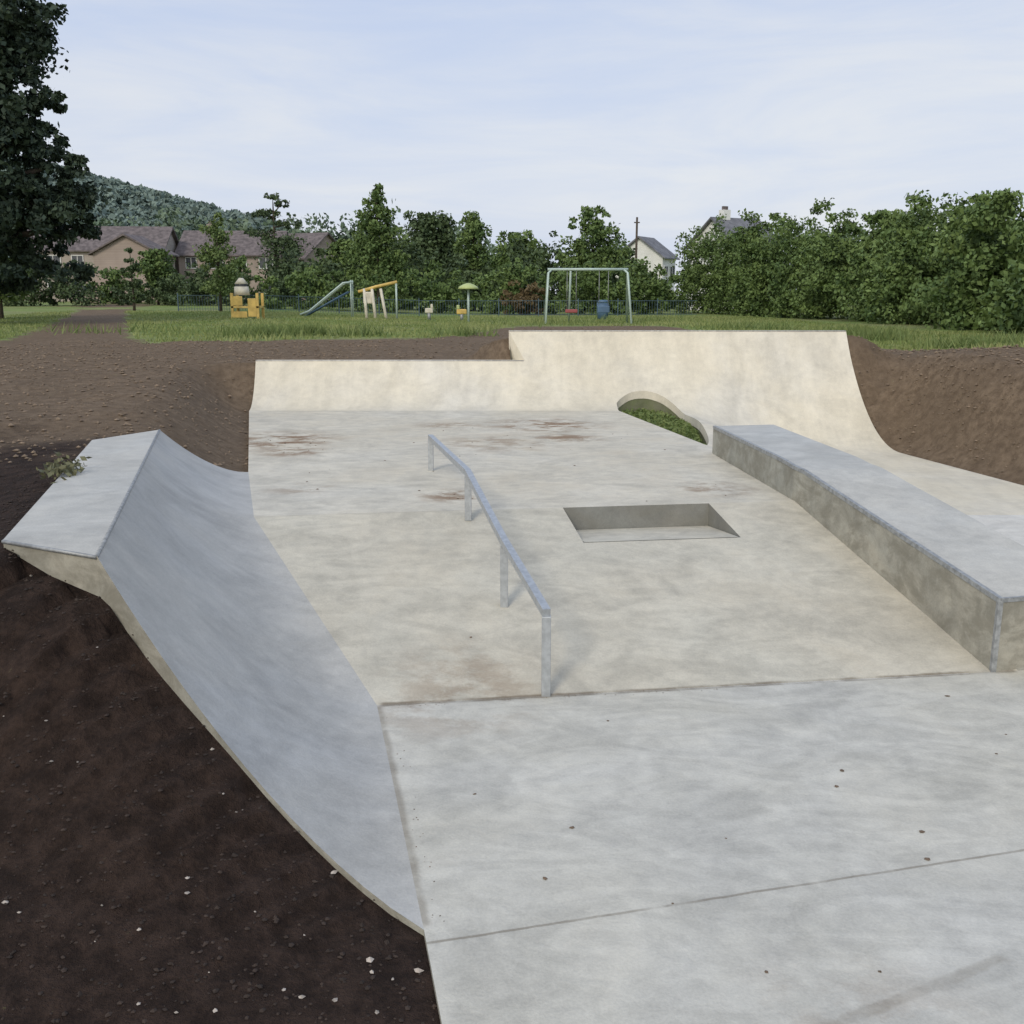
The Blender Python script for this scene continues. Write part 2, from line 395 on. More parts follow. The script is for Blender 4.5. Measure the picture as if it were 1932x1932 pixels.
V=r_+[(p[0],p[1],-.1) for p in r_]; mesh('ledge_back',V,[(i+1,i,k+i,k+i+1) for i in range(k-1)],m_cheek,led)
mesh('ledge_near_end',[l[0],r_[0],(r_[0][0],r_[0][1],-.1),(l[0][0],l[0][1],-.1)],[(0,1,2,3)],m_cheek,led)
mesh('ledge_far_end',[l[-1],r_[-1],(r_[-1][0],r_[-1][1],-.1),(l[-1][0],l[-1][1],-.1)],[(3,2,1,0)],m_cheek,led)
tube('steel_nosing',[(p[0]+.012,p[1],p[2]-.012) for p in l],.018,m_steel2,led,square=True)
tube('corner_nosing',[(3.41,6.752,.53),(3.41,6.752,0)],.017,m_steel2,led,square=True)
tube('end_nosing',[(3.41,6.752,.528),(4.24,6.957,.528)],.015,m_steel2,led,square=True)
# ------------------------------------------------------------------ grind rail
rail=empty('grind_rail')
rp=[(.226,6.3,.60),(-.06,7.45,.80),(-.4,8.98,1.07),(-.93,11.4,1.06)]
gb=[0,.24,.64,.65]
tube('rail_bar',[(p[0],p[1],p[2]-.02) for p in rp],.027,m_steel,rail,square=True)
for i,(p,z0) in enumerate(zip(rp,gb)):
    box('post_%d'%(i+1),p[0]-.03,p[0]+.03,p[1]-.03+.02,p[1]+.03+.02,z0-.04,p[2]-.045,m_steel,rail,.004)
# ------------------------------------------------------------------ foliage
def leafmat(name,c1,c2,trans=0):
    m,t,b=newmat(name)
    at=t.add('ShaderNodeAttribute',attribute_name='tint').outputs['Fac']
    P=t.add('ShaderNodeNewGeometry').outputs['Position']
    f=t.math('ADD',t.math('MULTIPLY',at,.7),t.math('MULTIPLY',t.mr(t.noise(P,.5,3),.3,.7),.3))
    c=t.mix(f,c1,c2); t.l.new(c,b.inputs['Base Color']); b.inputs['Roughness'].default_value=.65; b.inputs['Specular IOR Level'].default_value=.22
    if trans:
        tr=t.add('ShaderNodeBsdfTranslucent'); t.l.new(c,tr.inputs[0]); mx=t.add('ShaderNodeMixShader'); mx.inputs[0].default_value=trans
        t.l.new(b.outputs[0],mx.inputs[1]); t.l.new(tr.outputs[0],mx.inputs[2]); t.l.new(mx.outputs[0],t.n['Material Output'].inputs[0])
    return m
L_oak=leafmat('oak_leaves',(.018,.032,.024),(.055,.08,.048))
L_dark=leafmat('dark_leaves',(.045,.072,.035),(.10,.14,.062))
L_mid=leafmat('mid_leaves',(.058,.10,.032),(.16,.225,.072))
L_lite=leafmat('light_leaves',(.09,.14,.05),(.20,.26,.09))
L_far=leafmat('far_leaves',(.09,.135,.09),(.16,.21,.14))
L_hill=leafmat('hill_leaves',(.125,.175,.16),(.185,.24,.205))  # pale bluish greens: distance haze mixed into the leaf colour
L_red=leafmat('russet_leaves',(.09,.065,.035),(.16,.12,.06))
bark=simple('bark',(.07,.055,.04),.9,0,.3,10)
def leaves(name,cen,size,mat,parent=None,tint=None,aspect=.6):
    N=len(cen); a=rng.normal(size=(N,3)); a/=np.linalg.norm(a,axis=1)[:,None]
    b=rng.normal(size=(N,3)); b-=a*(a*b).sum(1)[:,None]; b/=np.linalg.norm(b,axis=1)[:,None]
    s=(size*rng.uniform(.6,1.3,N))[:,None]
    v=np.stack([cen-a*s,cen-b*s*aspect,cen+a*s,cen+b*s*aspect],1).reshape(-1,3)
    return quads(name,v,N,mat,parent,tint)
def quads(name,v,N,mat,parent,tint):
    me=bpy.data.meshes.new(name); me.vertices.add(4*N); me.vertices.foreach_set('co',v.ravel().astype(np.float32))
    me.loops.add(4*N); me.loops.foreach_set('vertex_index',np.arange(4*N,dtype=np.int32))
    me.polygons.add(N); me.polygons.foreach_set('loop_start',np.arange(0,4*N,4,dtype=np.int32)); me.polygons.foreach_set('loop_total',np.full(N,4,np.int32))
    me.update(); me.materials.append(mat)
    at=me.attributes.new('tint','FLOAT','POINT')
    if tint is None: tint=rng.uniform(0,1,N)
    at.data.foreach_set('value',np.repeat(tint,4).astype(np.float32))
    return link(bpy.data.objects.new(name,me),parent)
def clumps(lobes,dens_,clr=.28,per=45,core=.3):
    C_=[];T_=[]
    for (cx,cy,cz,rx,ry,rz) in lobes:
        k=max(4,int(dens_*(rx*rz+rx*ry+ry*rz)/3))
        d=rng.normal(size=(k,3)); d/=np.linalg.norm(d,axis=1)[:,None]
        rr=rng.uniform(core,1.05,k)[:,None]
        cc=np.array([cx,cy,cz])+d*rr*np.array([rx,ry,rz])
        for q in cc:
            m=int(per*rng.uniform(.5,1.4)); cr=clr*min(rx,rz)*rng.uniform(.6,1.4)
            g=np.clip(rng.normal(size=(m,3)),-1.7,1.7)
            C_.append(q+g*cr*np.array([.75,.75,.5])); T_.append(np.clip(rng.uniform(.05,.95)+rng.normal(size=m)*.15,0,1))
    return np.concatenate(C_),np.concatenate(T_)
def tree(name,x,y,h,lobes,leaf,mat,dens_=14,tr=.2,per=45,clr=.28):
    z0=hgt(x,y)-.1
    e=empty(name,(x,y,z0))
    vs=[];fs_=[]
    top=max(l[2] for l in lobes)*h
    pts=[(0,0,0),(tr*.3,0,top*.3),(-tr*.2,tr*.3,top*.6),(0,0,top)]
    tube('',pts,[tr*1.2,tr*.85,tr*.55,tr*.12],None,vs=vs,fs=fs_)
    for l in lobes:
        zb=min(max(l[2]*h-l[4]*h*.8,top*.15),top*.85)
        tube('',[(0,0,zb),(l[0]*h*.6,l[1]*h*.6,(zb+l[2]*h)/2),(l[0]*h,l[1]*h,l[2]*h)],[tr*.45,tr*.3,tr*.08],None,vs=vs,fs=fs_,seg=6)
    mesh('trunk',vs,fs_,bark,e,True)
    c,tt=clumps([(l[0]*h,l[1]*h,l[2]*h,l[3]*h,l[3]*h,l[4]*h) for l in lobes],dens_,clr,per)
    leaves('foliage',c,leaf,mat,e,tt)
    return e
tree('oak_tree',-21.2,41,16.5,[(-.05,0,.86,.2,.12),(.04,0,.86,.09,.06),(.10,0,.78,.10,.06),(.15,0,.71,.10,.05),(.17,0,.65,.09,.05),(.08,0,.68,.16,.08),(.15,-.02,.59,.10,.05),(.07,-.04,.57,.16,.08),(.18,0,.51,.09,.045),(.10,0,.47,.15,.07),(.13,0,.43,.13,.06),(.20,0,.37,.10,.05),(.24,0,.305,.08,.045),(.16,0,.30,.15,.07),(.20,0,.235,.11,.05),(.08,0,.22,.18,.07),(-.03,0,.42,.24,.16),(-.06,0,.66,.24,.16),(-.18,0,.5,.2,.2),(-.1,0,.95,.14,.08),(.04,0,.14,.2,.06)],.125,L_oak,10,.5,80,.26)
cone=[(0,0,.22,.14,.09),(.02,0,.38,.13,.1),(-.02,0,.54,.11,.1),(.01,0,.7,.08,.09),(0,0,.84,.05,.07)]
rnd=[(0,0,.6,.28,.22),(.16,0,.5,.2,.17),(-.17,.05,.52,.2,.17),(.05,-.1,.72,.18,.14),(-.08,0,.76,.15,.11),(0,0,.3,.3,.15)]
slim=[(0,0,.25,.16,.14),(.04,0,.42,.15,.12),(-.05,0,.56,.14,.11),(.02,0,.7,.12,.1),(-.02,0,.82,.085,.08)]
tree('maple_tree',-9.7,75,9.6,[(0,0,.28,.24,.13),(.09,0,.38,.17,.1),(-.09,0,.45,.17,.1),(.04,0,.55,.17,.1),(-.05,0,.64,.14,.09),(.03,0,.73,.12,.08),(0,0,.82,.09,.07),(.01,0,.9,.05,.05)],.14,L_mid,16,.15,45,.34)
tree('poplar_tree',-3.1,84,9.2,slim,.15,L_mid,18,.14,45,.34)
tree('lime_tree',5.9,76,9.0,[(0,0,.32,.26,.14),(.12,0,.45,.19,.13),(-.12,0,.47,.18,.13),(.02,0,.6,.2,.13),(-.04,0,.72,.14,.1),(.03,0,.81,.10,.07)],.14,L_mid,15,.15,45,.34)
tree('sycamore_tree',-9.0,112,11.2,rnd,.22,L_dark,9,.2)
tree('ash_tree',.8,100,8.6,rnd,.2,L_mid,10,.2)
tree('birch_tree',-17,60,6.2,[(0,0,.25,.15,.12),(.05,0,.4,.15,.12),(-.05,0,.52,.15,.11),(.03,0,.65,.13,.1),(-.03,0,.76,.11,.08),(.0,0,.86,.07,.05)],.10,L_lite,34,.08,40,.36)
tree('pine_tree',-19.6,86,9.6,[(0,0,.90,.09,.03),(.07,0,.85,.10,.03),(-.05,0,.76,.14,.04),(.12,0,.68,.12,.04),(-.1,0,.6,.13,.05),(.05,0,.5,.2,.09),(.05,0,.3,.22,.13)],.13,L_dark,18,.16,35,.5)
tree('conifer_tree',-22.8,62,4.3,cone,.10,L_dark,40,.08)
tree('ash_tree',-14.5,90,6.4,rnd,.18,L_mid,12,.15)
tree('hawthorn_tree',9.4,90,6.4,rnd,.18,L_dark,12,.15)
tree('hawthorn_tree',18.6,50,5.9,rnd,.12,L_mid,22,.15)
tree('willow_tree',-23.4,47,4.3,[(0,0,.5,.3,.25),(.2,0,.4,.2,.2),(-.2,0,.45,.25,.3),(0,0,.8,.15,.15)],.09,L_lite,55,.1)
tree('rowan_tree',-27.5,80,5.0,rnd,.13,L_mid,22,.1)
def hedge(name,path,hs,width,mat,leaf,dens_=6,per=45,step=1.6,var=.3):
    lob=[]
    pts=[]
    for i in range(len(path)-1):
        a,b_=path[i],path[i+1]; L=math.dist(a,b_); k=max(1,int(L/step))
        for q in range(k):
            t=q/k; pts.append((a[0]*(1-t)+b_[0]*t,a[1]*(1-t)+b_[1]*t,hs[i]*(1-t)+hs[i+1]*t))
    for (x,y,h) in pts:
        for w in range(2):
            xx=x+random.uniform(-.5,.5)*width; yy=y+random.uniform(-.5,.5)*width
            g=hgt(xx,yy); hh=h*random.uniform(1-var,1+var*.7)
            lob.append((xx,yy,g+hh*.28,step*.9,step*.9,hh*.33)); 
            lob.append((xx+random.uniform(-.3,.3),yy,g+hh*.68,step*.75*random.uniform(.7,1.2),step*.75,hh*.3))
    c,tt=clumps(lob,dens_,.3,per,.45); return leaves(name,c,leaf,mat,None,tt)
hedge('hedgerow',[(15.5,25),(16.6,33),(18.3,41),(17.5,50),(16.3,60),(12.8,76)],[3.2,3.9,5.2,5.4,5.6,5.7],2.6,L_mid,.105,9,75,1.5,.28)
hedge('hedgerow',[(20.5,28),(24,40),(24,60)],[4.2,5.0,6.0],2.5,L_dark,.2,3,35,2.2)
hedge('shrub_border',[(-14,68),(-4,69),(5,68),(12,70)],[2.6,3.0,3.2,3.4],2.4,L_mid,.13,7,45,1.7)
hedge('shrub_border',[(-16,80),(-5,82),(4,82),(13,84)],[3.8,4.6,5.2,4.8],2.5,L_dark,.17,6,40,2.0,.35)
hedge('garden_hedge',[(-40,76),(-30.5,76)],[3.6,3.3],2,L_dark,.13,8,45,1.6,.15)
hedge('garden_hedge',[(-29,78),(-24,77),(-15,76)],[2.4,3.0,2.8],2,L_dark,.13,7,45,1.4)
hedge('garden_hedge',[(-33,84),(-27,86),(-20,84)],[3.2,2.4,3.6],2,L_mid,.15,6,45,1.6,.35)
hedge('russet_shrubs',[(0,66),(3,66)],[1.9,1.9],.8,L_red,.12,8,40,1.0)
def mass(name,x0,x1,y,h0,h1,mat,leaf,k):
    lob=[]
    for i in range(k):
        x=random.uniform(x0,x1); t=(x-x0)/(x1-x0); h=(h0*(1-t)+h1*t)*random.uniform(.65,1.1)
        lob.append((x,y+random.uniform(-8,8),1.4+h*.55,h*.42,h*.42,h*.5))
    c,tt=clumps(lob,.9,.3,45); return leaves(name,c,leaf,mat,None,tt)
mass('distant_trees',-75,-10,190,14,14,L_far,.5,34)
mass('distant_trees',-10,60,150,9,11,L_far,.4,26)
mass('distant_trees',40,120,130,9,13,L_far,.4,22)
mass('distant_trees',-160,-60,150,9,10,L_far,.5,20)
# hill
m_hill,t,b=newmat('wooded_hill')
P=t.add('ShaderNodeNewGeometry').outputs['Position']
c=t.mix(t.mr(t.noise(P,.16,6,.75),.35,.65),(.12,.165,.15),(.16,.21,.18))  # lightened and blued so the base colour carries the haze
t.l.new(c,b.inputs['Base Color']); b.inputs['Roughness'].default_value=1; b.inputs['Specular IOR Level'].default_value=0
def hillz(xx,yy):
    px=float(np.interp(xx,[-420,-260,-200,-186,-170,-157,-134,-115,-96,-70,-40,20,80],[76,66,55,51,47.5,44,39.5,35,26,17,10,3,0]))
    w=1-abs((yy-460)/150)**1.8 if abs(yy-460)<150 else 0
    return px*w+noise.noise(Vector((xx*.02,yy*.02,2)))*3*min(1,px*w/10)
V=[];F=[];xs=np.arange(-420,80,6.0); ys=np.arange(320,604,7.0)
for yy in ys:
    for xx in xs: V.append((xx,yy,max(hillz(xx,yy),-2)))
nx=len(xs)
for j in range(len(ys)-1):
    for i in range(nx-1):
        a=j*nx+i; F.append((a,a+1,a+nx+1,a+nx))
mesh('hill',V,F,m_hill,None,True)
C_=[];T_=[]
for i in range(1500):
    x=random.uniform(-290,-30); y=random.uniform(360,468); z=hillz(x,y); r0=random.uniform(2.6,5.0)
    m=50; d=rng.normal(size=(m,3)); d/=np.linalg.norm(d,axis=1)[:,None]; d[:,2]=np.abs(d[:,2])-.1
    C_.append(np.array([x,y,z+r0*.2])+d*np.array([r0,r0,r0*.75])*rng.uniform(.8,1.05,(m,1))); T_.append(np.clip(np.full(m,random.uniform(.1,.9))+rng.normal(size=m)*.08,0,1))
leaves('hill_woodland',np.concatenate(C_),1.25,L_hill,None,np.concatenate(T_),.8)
# ------------------------------------------------------------------ houses
def brick(name,c1,c2):
    m,t,b=newmat(name)
    tc=t.add('ShaderNodeTexCoord').outputs['Object']; mp=t.add('ShaderNodeMapping'); mp.inputs['Rotation'].default_value=(R(90),0,0); t.l.new(tc,mp.inputs[0])
    br=t.add('ShaderNodeTexBrick'); t.l.new(mp.outputs[0],br.inputs[0]); br.inputs['Scale'].default_value=3
    br.inputs['Color1'].default_value=c1+(1,); br.inputs['Color2'].default_value=c2+(1,); br.inputs['Mortar'].default_value=(.4,.37,.33,1); br.inputs['Mortar Size'].default_value=.01
    c=t.mix(t.mr(t.noise(tc,.7,4),.3,.7,0,.4),br.outputs[0],tuple(x*.7 for x in c1))
    t.l.new(c,b.inputs['Base Color']); b.inputs['Roughness'].default_value=.9; return m
m_brick=brick('brick',(.30,.24,.205),(.36,.29,.25)); m_render=simple('white_render',(.68,.68,.65),.8,0,.08,1)
m_buff=brick('buff_brick',(.34,.29,.25),(.40,.35,.30))
m_tile=simple('roof_tiles',(.13,.108,.105),.9,0,.35,2.5); m_slate=simple('slate',(.14,.14,.15),.7,0,.25,1.5)
m_glass=simple('window_glass',(.06,.065,.075),.15,0,.1,1); m_frame=simple('window_frame',(.60,.60,.58),.5,0,.03,1)
def house(name,x,y,w,d,eave,ridge,wall,roof,rot=0,wins=3,chim=True):
    z=hgt(x,y)-.2; e=empty(name,(x,y,z)); e.rotation_euler[2]=rot
    hw,hd=w/2,d/2
    v,f=boxv(-hw,hw,-hd,hd,0,eave); v+=[(-hw,0,ridge),(hw,0,ridge)]
    f=[q for q in f if q!=(4,5,6,7)]+[(5,6,9),(7,4,8)]
    mesh('walls',v,f,wall,e)
    ov=.35; th=.14; s=(ridge-eave)/hd
    v=[]
    for sx in (-hw-ov,hw+ov):
        v+=[(sx,-hd-ov,eave-ov*s+.02),(sx,0,ridge+.02),(sx,hd+ov,eave-ov*s+.02),(sx,-hd-ov,eave-ov*s+th),(sx,0,ridge+th+.05),(sx,hd+ov,eave-ov*s+th)]
    mesh('roof',v,[(0,1,7,6),(1,2,8,7),(3,9,10,4),(4,10,11,5),(0,3,4,1),(1,4,5,2),(6,7,10,9),(7,8,11,10),(0,6,9,3),(2,5,11,8)],roof,e)
    if chim:
        box('chimney',-hw*.5-.4,-hw*.5+.4,-.3,.3,ridge-.8,ridge+.8,wall,e); box('chimney_pots',-hw*.5-.25,-hw*.5+.25,-.12,.12,ridge+.8,ridge+1.1,m_tile,e)
    vs1=[];f1=[];vs2=[];f2=[]
    def addb(vs,fs_,x0,x1,y0,y1,z0,z1):
        q,ff=boxv(x0,x1,y0,y1,z0,z1); o=len(vs); vs.extend(q); fs_.extend([tuple(k+o for k in g) for g in ff])
    for fl in (0,1):
        for i in range(wins):
            cx=-hw+w*(i+.5)/wins; zc=1.4+fl*2.4
            if zc+.6>eave: continue
            ww=.65 if i%2 else .5
            addb(vs2,f2,cx-ww,cx+ww,-hd-.03,-hd+.02,zc-.5,zc+.5)
            for (a0,a1,b0,b1) in ((-ww-.05,-ww+.03,-.55,.55),(ww-.03,ww+.05,-.55,.55),(-.03,.03,-.47,.47),(-ww+.03,ww-.03,.47,.55),(-ww+.03,ww-.03,-.55,-.47)):
                if a0==-.03: addb(vs1,f1,cx+a0,cx+a1,-hd-.06,-hd-.031,zc+b0,zc+b1)
                else: addb(vs1,f1,cx+a0,cx+a1,-hd-.07,-hd+.01,zc+b0,zc+b1)
    if vs1: mesh('window_frames',vs1,f1,m_frame,e); mesh('windows',vs2,f2,m_glass,e)
    box('door',hw*.1-.45,hw*.1+.45,-hd-.06,-hd+.01,0,2.1,m_brick,e)
    return e
house('terraced_house',-39.5,100,13,8,4.8,7.0,m_buff,m_tile,R(6),6,False)
house('terraced_house',-27.8,105,9.6,8,4.6,6.9,m_brick,m_tile,R(3),4)
house('gabled_house',-34.0,93.5,3.4,6,4.4,5.9,m_brick,m_tile,R(86),1,False)
house('brick_house',-21.6,109,5.2,8,4.4,6.9,m_brick,m_tile,R(-25),2,False)
house('white_house',13.4,104,3.4,5,5.2,7.0,m_render,m_slate,R(60),2,False)
house('white_cottage',19.2,90,4.8,6,5.7,7.8,m_render,m_slate,R(30),3)
e=empty('utility_pole',(11.0,92,hgt(11.0,92)))
tube('pole',[(0,0,0),(0,0,8.0)],[.12,.09],bark,e); box('insulator_bar',-.25,.25,-.05,.05,7.5,7.6,bark,e)
# ------------------------------------------------------------------ playground
m_yel=simple('yellow_paint',(.56,.39,.11),.6,0,.18,3); m_cream=simple('cream_plastic',(.58,.54,.44),.6,0,.15,3)
m_blue=simple('blue_paint',(.07,.13,.21),.5,0,.1,2); m_red=simple('red_plastic',(.30,.07,.07),.5,0,.1,2)
m_fence=simple('fence_paint',(.05,.09,.12),.6,0,.15,2)
m_galv=simple('pale_green_paint',(.42,.51,.47),.5,.1,.08,2); m_lime=simple('lime_paint',(.40,.46,.19),.5,0,.08,2)
def at(name,x,y): return empty(name,(x,y,hgt(x,y)))
e=at('swing_set',3.3,45)
tube('top_bar',[(-1.75,0,2.3),(1.75,0,2.3)],.06,m_galv,e)
for s in (-1,1):
    for q in (-1,1):
        tube('leg_%d%d'%(s,q),[(s*1.85,q*.85,0),(s*1.72,q*.12,2.15),(s*1.55,0,2.3)],.05,m_galv,e)
for i,xx in enumerate((-.7,.7)):
    for s in (-.2,.2): tube('chain_%d'%i,[(xx+s,0,2.27),(xx+s,0,.55)],.012,m_steel2,e,6)
    box('seat_%d'%i,xx-.26,xx+.26,-.15,.15,.45,.75 if i else .6,m_blue if i else m_red,e,.03)
tube('centre_leg',[(-.75,1.0,0),(-.75,0,2.3)],.045,m_galv,e)
e=at('play_tower',-12.6,49)
for x_ in (-.6,.6):
    for y_ in (-.5,.5): box('post',x_-.06,x_+.06,y_-.06,y_+.06,0,1.2,m_yel,e)
box('platform',-.66,.66,-.56,.56,.5,.6,m_yel,e,.01); box('front_panel',-.54,-.1,-.57,-.5,.62,1.05,m_yel,e,.02); box('side_panel',.15,.54,-.57,-.5,.1,.95,m_yel,e,.02)
box('low_panel',-.54,.1,-.57,-.5,.05,.35,m_yel,e,.02)
tube('turret',[(-.25,0,1.1),(-.25,0,1.5)],[.38,.34],m_cream,e,10); tube('turret_roof',[(-.25,0,1.62),(-.25,0,1.9)],[.34,.10],m_cream,e,10)
tube('turret_window',[(-.25,0,1.5),(-.25,0,1.62)],[.3,.3],m_glass,e,10)
e=at('playground_slide',-9.8,55)
for s in (-.3,.3):
    tube('slide_rail',[(-1.5,s,.1),(-1.0,s,.3),(.85,s,1.75),(1.3,s,1.8)],.05,m_galv,e)
mesh('chute',[(-1.5,-.27,.06),(-1.0,-.27,.22),(.85,-.27,1.67),(1.3,-.27,1.7),(-1.5,.27,.06),(-1.0,.27,.22),(.85,.27,1.67),(1.3,.27,1.7)],[(0,1,5,4),(1,2,6,5),(2,3,7,6)],m_steel,e)
for s in (-.3,.3):
    tube('support',[(1.25,s,0),(1.25,s,1.9)],.035,m_galv,e); tube('stringer',[(-1.3,s,.0),(1.1,s,1.3)],.035,m_blue,e)
e=at('climbing_frame',-7.2,53)
tube('beam',[(-.7,0,1.35),(.2,0,1.6),(1.3,0,1.85)],.08,m_yel,e)
for a_,b_ in ((-.55,-.35),(-.15,.1),(.3,.65)):
    tube('leg',[(b_+.1,-.4,0),(a_+.15,0,1.5)],.08,m_cream,e)
    tube('leg_back',[(b_,.4,0),(a_+.15,0,1.45)],.07,m_cream,e)
box('side_net',-.45,.1,-.12,.05,.75,1.35,m_cream,e,.05)
tube('end_post',[(1.25,0,0),(1.25,0,1.9)],.05,m_galv,e)
e=at('play_mushroom',-1.95,46)
tube('stem',[(0,0,0),(0,0,1.6)],.05,m_galv,e); tube('cap',[(0,0,1.5),(0,0,1.6),(0,0,1.7),(0,0,1.76)],[.47,.42,.24,.06],m_lime,e,14)
e=at('spring_rocker',-4.2,52); tube('spring',[(0,0,0),(0,0,.35)],.08,m_steel2,e); box('body',-.2,.2,-.08,.08,.35,.6,m_cream,e,.05); box('head',.08,.2,-.07,.07,.6,.8,m_cream,e,.03)
e=at('spring_rocker',-2.5,51); tube('spring',[(0,0,0),(0,0,.3)],.08,m_steel2,e); box('body',-.25,.25,-.08,.08,.3,.55,m_yel,e,.05); box('head',-.25,-.1,-.07,.07,.55,.75,m_lime,e,.03)
e=at('litter_bin',4.6,52); tube('bin_body',[(0,0,0),(0,0,.85)],[.27,.3],m_blue,e,12); tube('bin_lid',[(0,0,.87),(0,0,1.0)],[.32,.2],m_blue,e,12)
vs=[];fs_=[]
def fy(x): return 62+.02*x
for x in np.arange(-20,11,.16):
    g=hgt(x,fy(x)); tube('',[(x,fy(x),g),(x,fy(x),g+.95)],.008,None,square=True,vs=vs,fs=fs_)
for x in np.arange(-20,11,2.4):
    g=hgt(x,fy(x)); g2=hgt(x+2.4,fy(x+2.4)); tube('',[(x,fy(x),g),(x,fy(x),g+1.05)],.03,None,square=True,vs=vs,fs=fs_)
    for q in (.12,.92): tube('',[(x,fy(x)-.02,g+q),(x+2.4,fy(x+2.4)-.02,g2+q)],.014,None,square=True,vs=vs,fs=fs_)
mesh('playground_fence',vs,fs_,m_fence)
# ------------------------------------------------------------------ grass blades, clods, stones, litter
def blades(name,P2,h,w,mat,tint=None):
    N=len(P2); z=ground(P2); ang=rng.uniform(0,6.28,N); H=h*rng.uniform(.5,1.3,N); lean=rng.normal(size=(N,2))*H[:,None]*.5
    bx=np.cos(ang)*w;by=np.sin(ang)*w
    b0=np.stack([P2[:,0]-bx,P2[:,1]-by,z-.02],1); b1=np.stack([P2[:,0]+bx,P2[:,1]+by,z-.02],1)
    tp=np.stack([P2[:,0]+lean[:,0],P2[:,1]+lean[:,1],z+H],1); tp2=tp+np.stack([bx*.2,by*.2,0*bx],1)
    return quads(name,np.stack([b0,b1,tp2,tp],1).reshape(-1,3),N,mat,None,tint)
L_grass=leafmat('grass_blades',(.15,.21,.055),(.34,.36,.15),.3)
L_weed=leafmat('weed_blades',(.11,.165,.05),(.23,.27,.10),.25)
P2=np.concatenate([rng.uniform((-26,23),(14,60),(60000,2)),rng.uniform((7.5,12),(20,34),(26000,2))])
patch=np.array([noise.noise(Vector((p[0]*.35,p[1]*.35,5))) for p in P2])
kp=(grassmask(P2[:,0],P2[:,1])+patch*.6>.62)&(~inside(P2)); P2=P2[kp]; patch=patch[kp]
blades('meadow_grass',P2,.06+.07*np.clip(patch+.3,0,1),.03,L_grass,np.clip(.5+patch*.7+rng.normal(size=len(P2))*.2,0,1))
W=[]
for (x,y,r_,k) in [(-7.3,30,1.0,600),(-6.2,31,.6,400),(-4.5,31,.7,200),(9.8,27,1.0,400),(11,22,1.2,600),(12,19,1.2,500),(10.5,31,1.5,400),(-1.5,31,1,150),(8.5,36,1.5,300),(13,25,1.5,500),(11.0,18,1.0,400),(9.6,22,.8,300),(-8,33,3,200),(2,44,4,200),(-14,34,2,100),(6,48,3,200)]:
    W.append(np.array([x,y])+rng.normal(size=(k,2))*r_*.5)
W=np.concatenate(W); W=W[~inside(W)]
blades('tall_weeds',W,np.full(len(W),.30),.025,L_weed)
def inpoly(P,poly):
    x,y=P[:,0],P[:,1]; r=np.zeros(len(P),bool); m=len(poly)
    for i in range(m):
        x1,y1=poly[i]; x2,y2=poly[(i+1)%m]
        r^=((y1>y)!=(y2>y))&(x<(x2-x1)*(y-y1)/(y2-y1+1e-12)+x1)
    return r
N=7000; P3=rng.uniform((1.95,13.6),(3.1,18.5),(N,2)); P3=P3[inpoly(P3,[((x-2.2)*.93+2.2,y) for x,y in ar])]; N=len(P3)
cen=np.stack([P3[:,0],P3[:,1],.44+rng.uniform(0,.09,N)+np.clip(P3[:,1]-17.4,0,1)*.10],1); leaves('hollow_grass',cen,.035,L_weed)
cen=np.array([-3.62,8.0,1.24])+rng.normal(size=(200,3))*np.array([.06,.14,.04]); cen[:,2]=np.abs(cen[:,2]-1.2)+1.2
leaves('weed_plant',cen,.028,leafmat('dry_weed_leaves',(.09,.09,.05),(.18,.18,.10)))
def pebbles(name,P2,size,mat,zf=None,flat=.6,sink=.3):
    vs=[];fs_=[];z=ground(P2) if zf is None else zf(P2)
    base_v=[Vector(v) for v in ((0,0,1),(.9,0,.2),(.28,.86,.2),(-.73,.53,.2),(-.73,-.53,.2),(.28,-.86,.2),(0,0,-.8))]
    bf=[(0,1,2),(0,2,3),(0,3,4),(0,4,5),(0,5,1),(6,2,1),(6,3,2),(6,4,3),(6,5,4),(6,1,5)]
    for (p,zz,s) in zip(P2,z,size):
        o=len(vs); a=random.uniform(0,6.28); ca,sa=math.cos(a),math.sin(a)
        for v in base_v:
            j=random.uniform(.7,1.3); x,y=v.x*s*j,v.y*s*j*.8
            vs.append((p[0]+x*ca-y*sa,p[1]+x*sa+y*ca,zz+v.z*s*flat*j+s*(flat-sink)*.3))
        fs_+= [tuple(q+o for q in f) for f in bf]
    return mesh(name,vs,fs_,mat)
m_clod=simple('soil_clod',(.034,.023,.017),.95,0,.5,9); m_clod2=simple('dry_soil_clod',(.18,.133,.09),.95,0,.35,9)  # clods repeat the soil split: painted shade on near ones, lit tone farther
m_stone=simple('pale_stone',(.34,.30,.26),.85,0,.5,20)
P2=rng.uniform((-5,.5),(.2,9),(16000,2)); P2=P2[~inside(P2)]; pebbles('soil_clods',P2,np.minimum(rng.gamma(2,.0032,len(P2))+.003,.016),m_clod)
P2=np.concatenate([rng.uniform((-12,9),(-3,27),(7000,2)),rng.uniform((6,13),(11,22),(3500,2)),rng.uniform((-4,19),(8,38),(3500,2))]); P2=P2[(~inside(P2))&(grassmask(P2[:,0],P2[:,1])<.5)]
pebbles('dry_lit_soil_clods',P2,np.minimum(rng.gamma(2,.008,len(P2))+.006,.045),m_clod2)
P2=np.concatenate([rng.uniform((-4.5,1.5),(.0,8),(110,2)),np.array([-1.3,3.6])+rng.normal(size=(24,2))*.4,np.array([-.75,2.9])+rng.normal(size=(26,2))*.25]); P2=P2[~inside(P2)]; pebbles('stones',P2,rng.gamma(2,.0035,len(P2))+.004,m_stone)
m_dead=simple('dead_leaf',(.13,.09,.06),.9,0,.5,10)
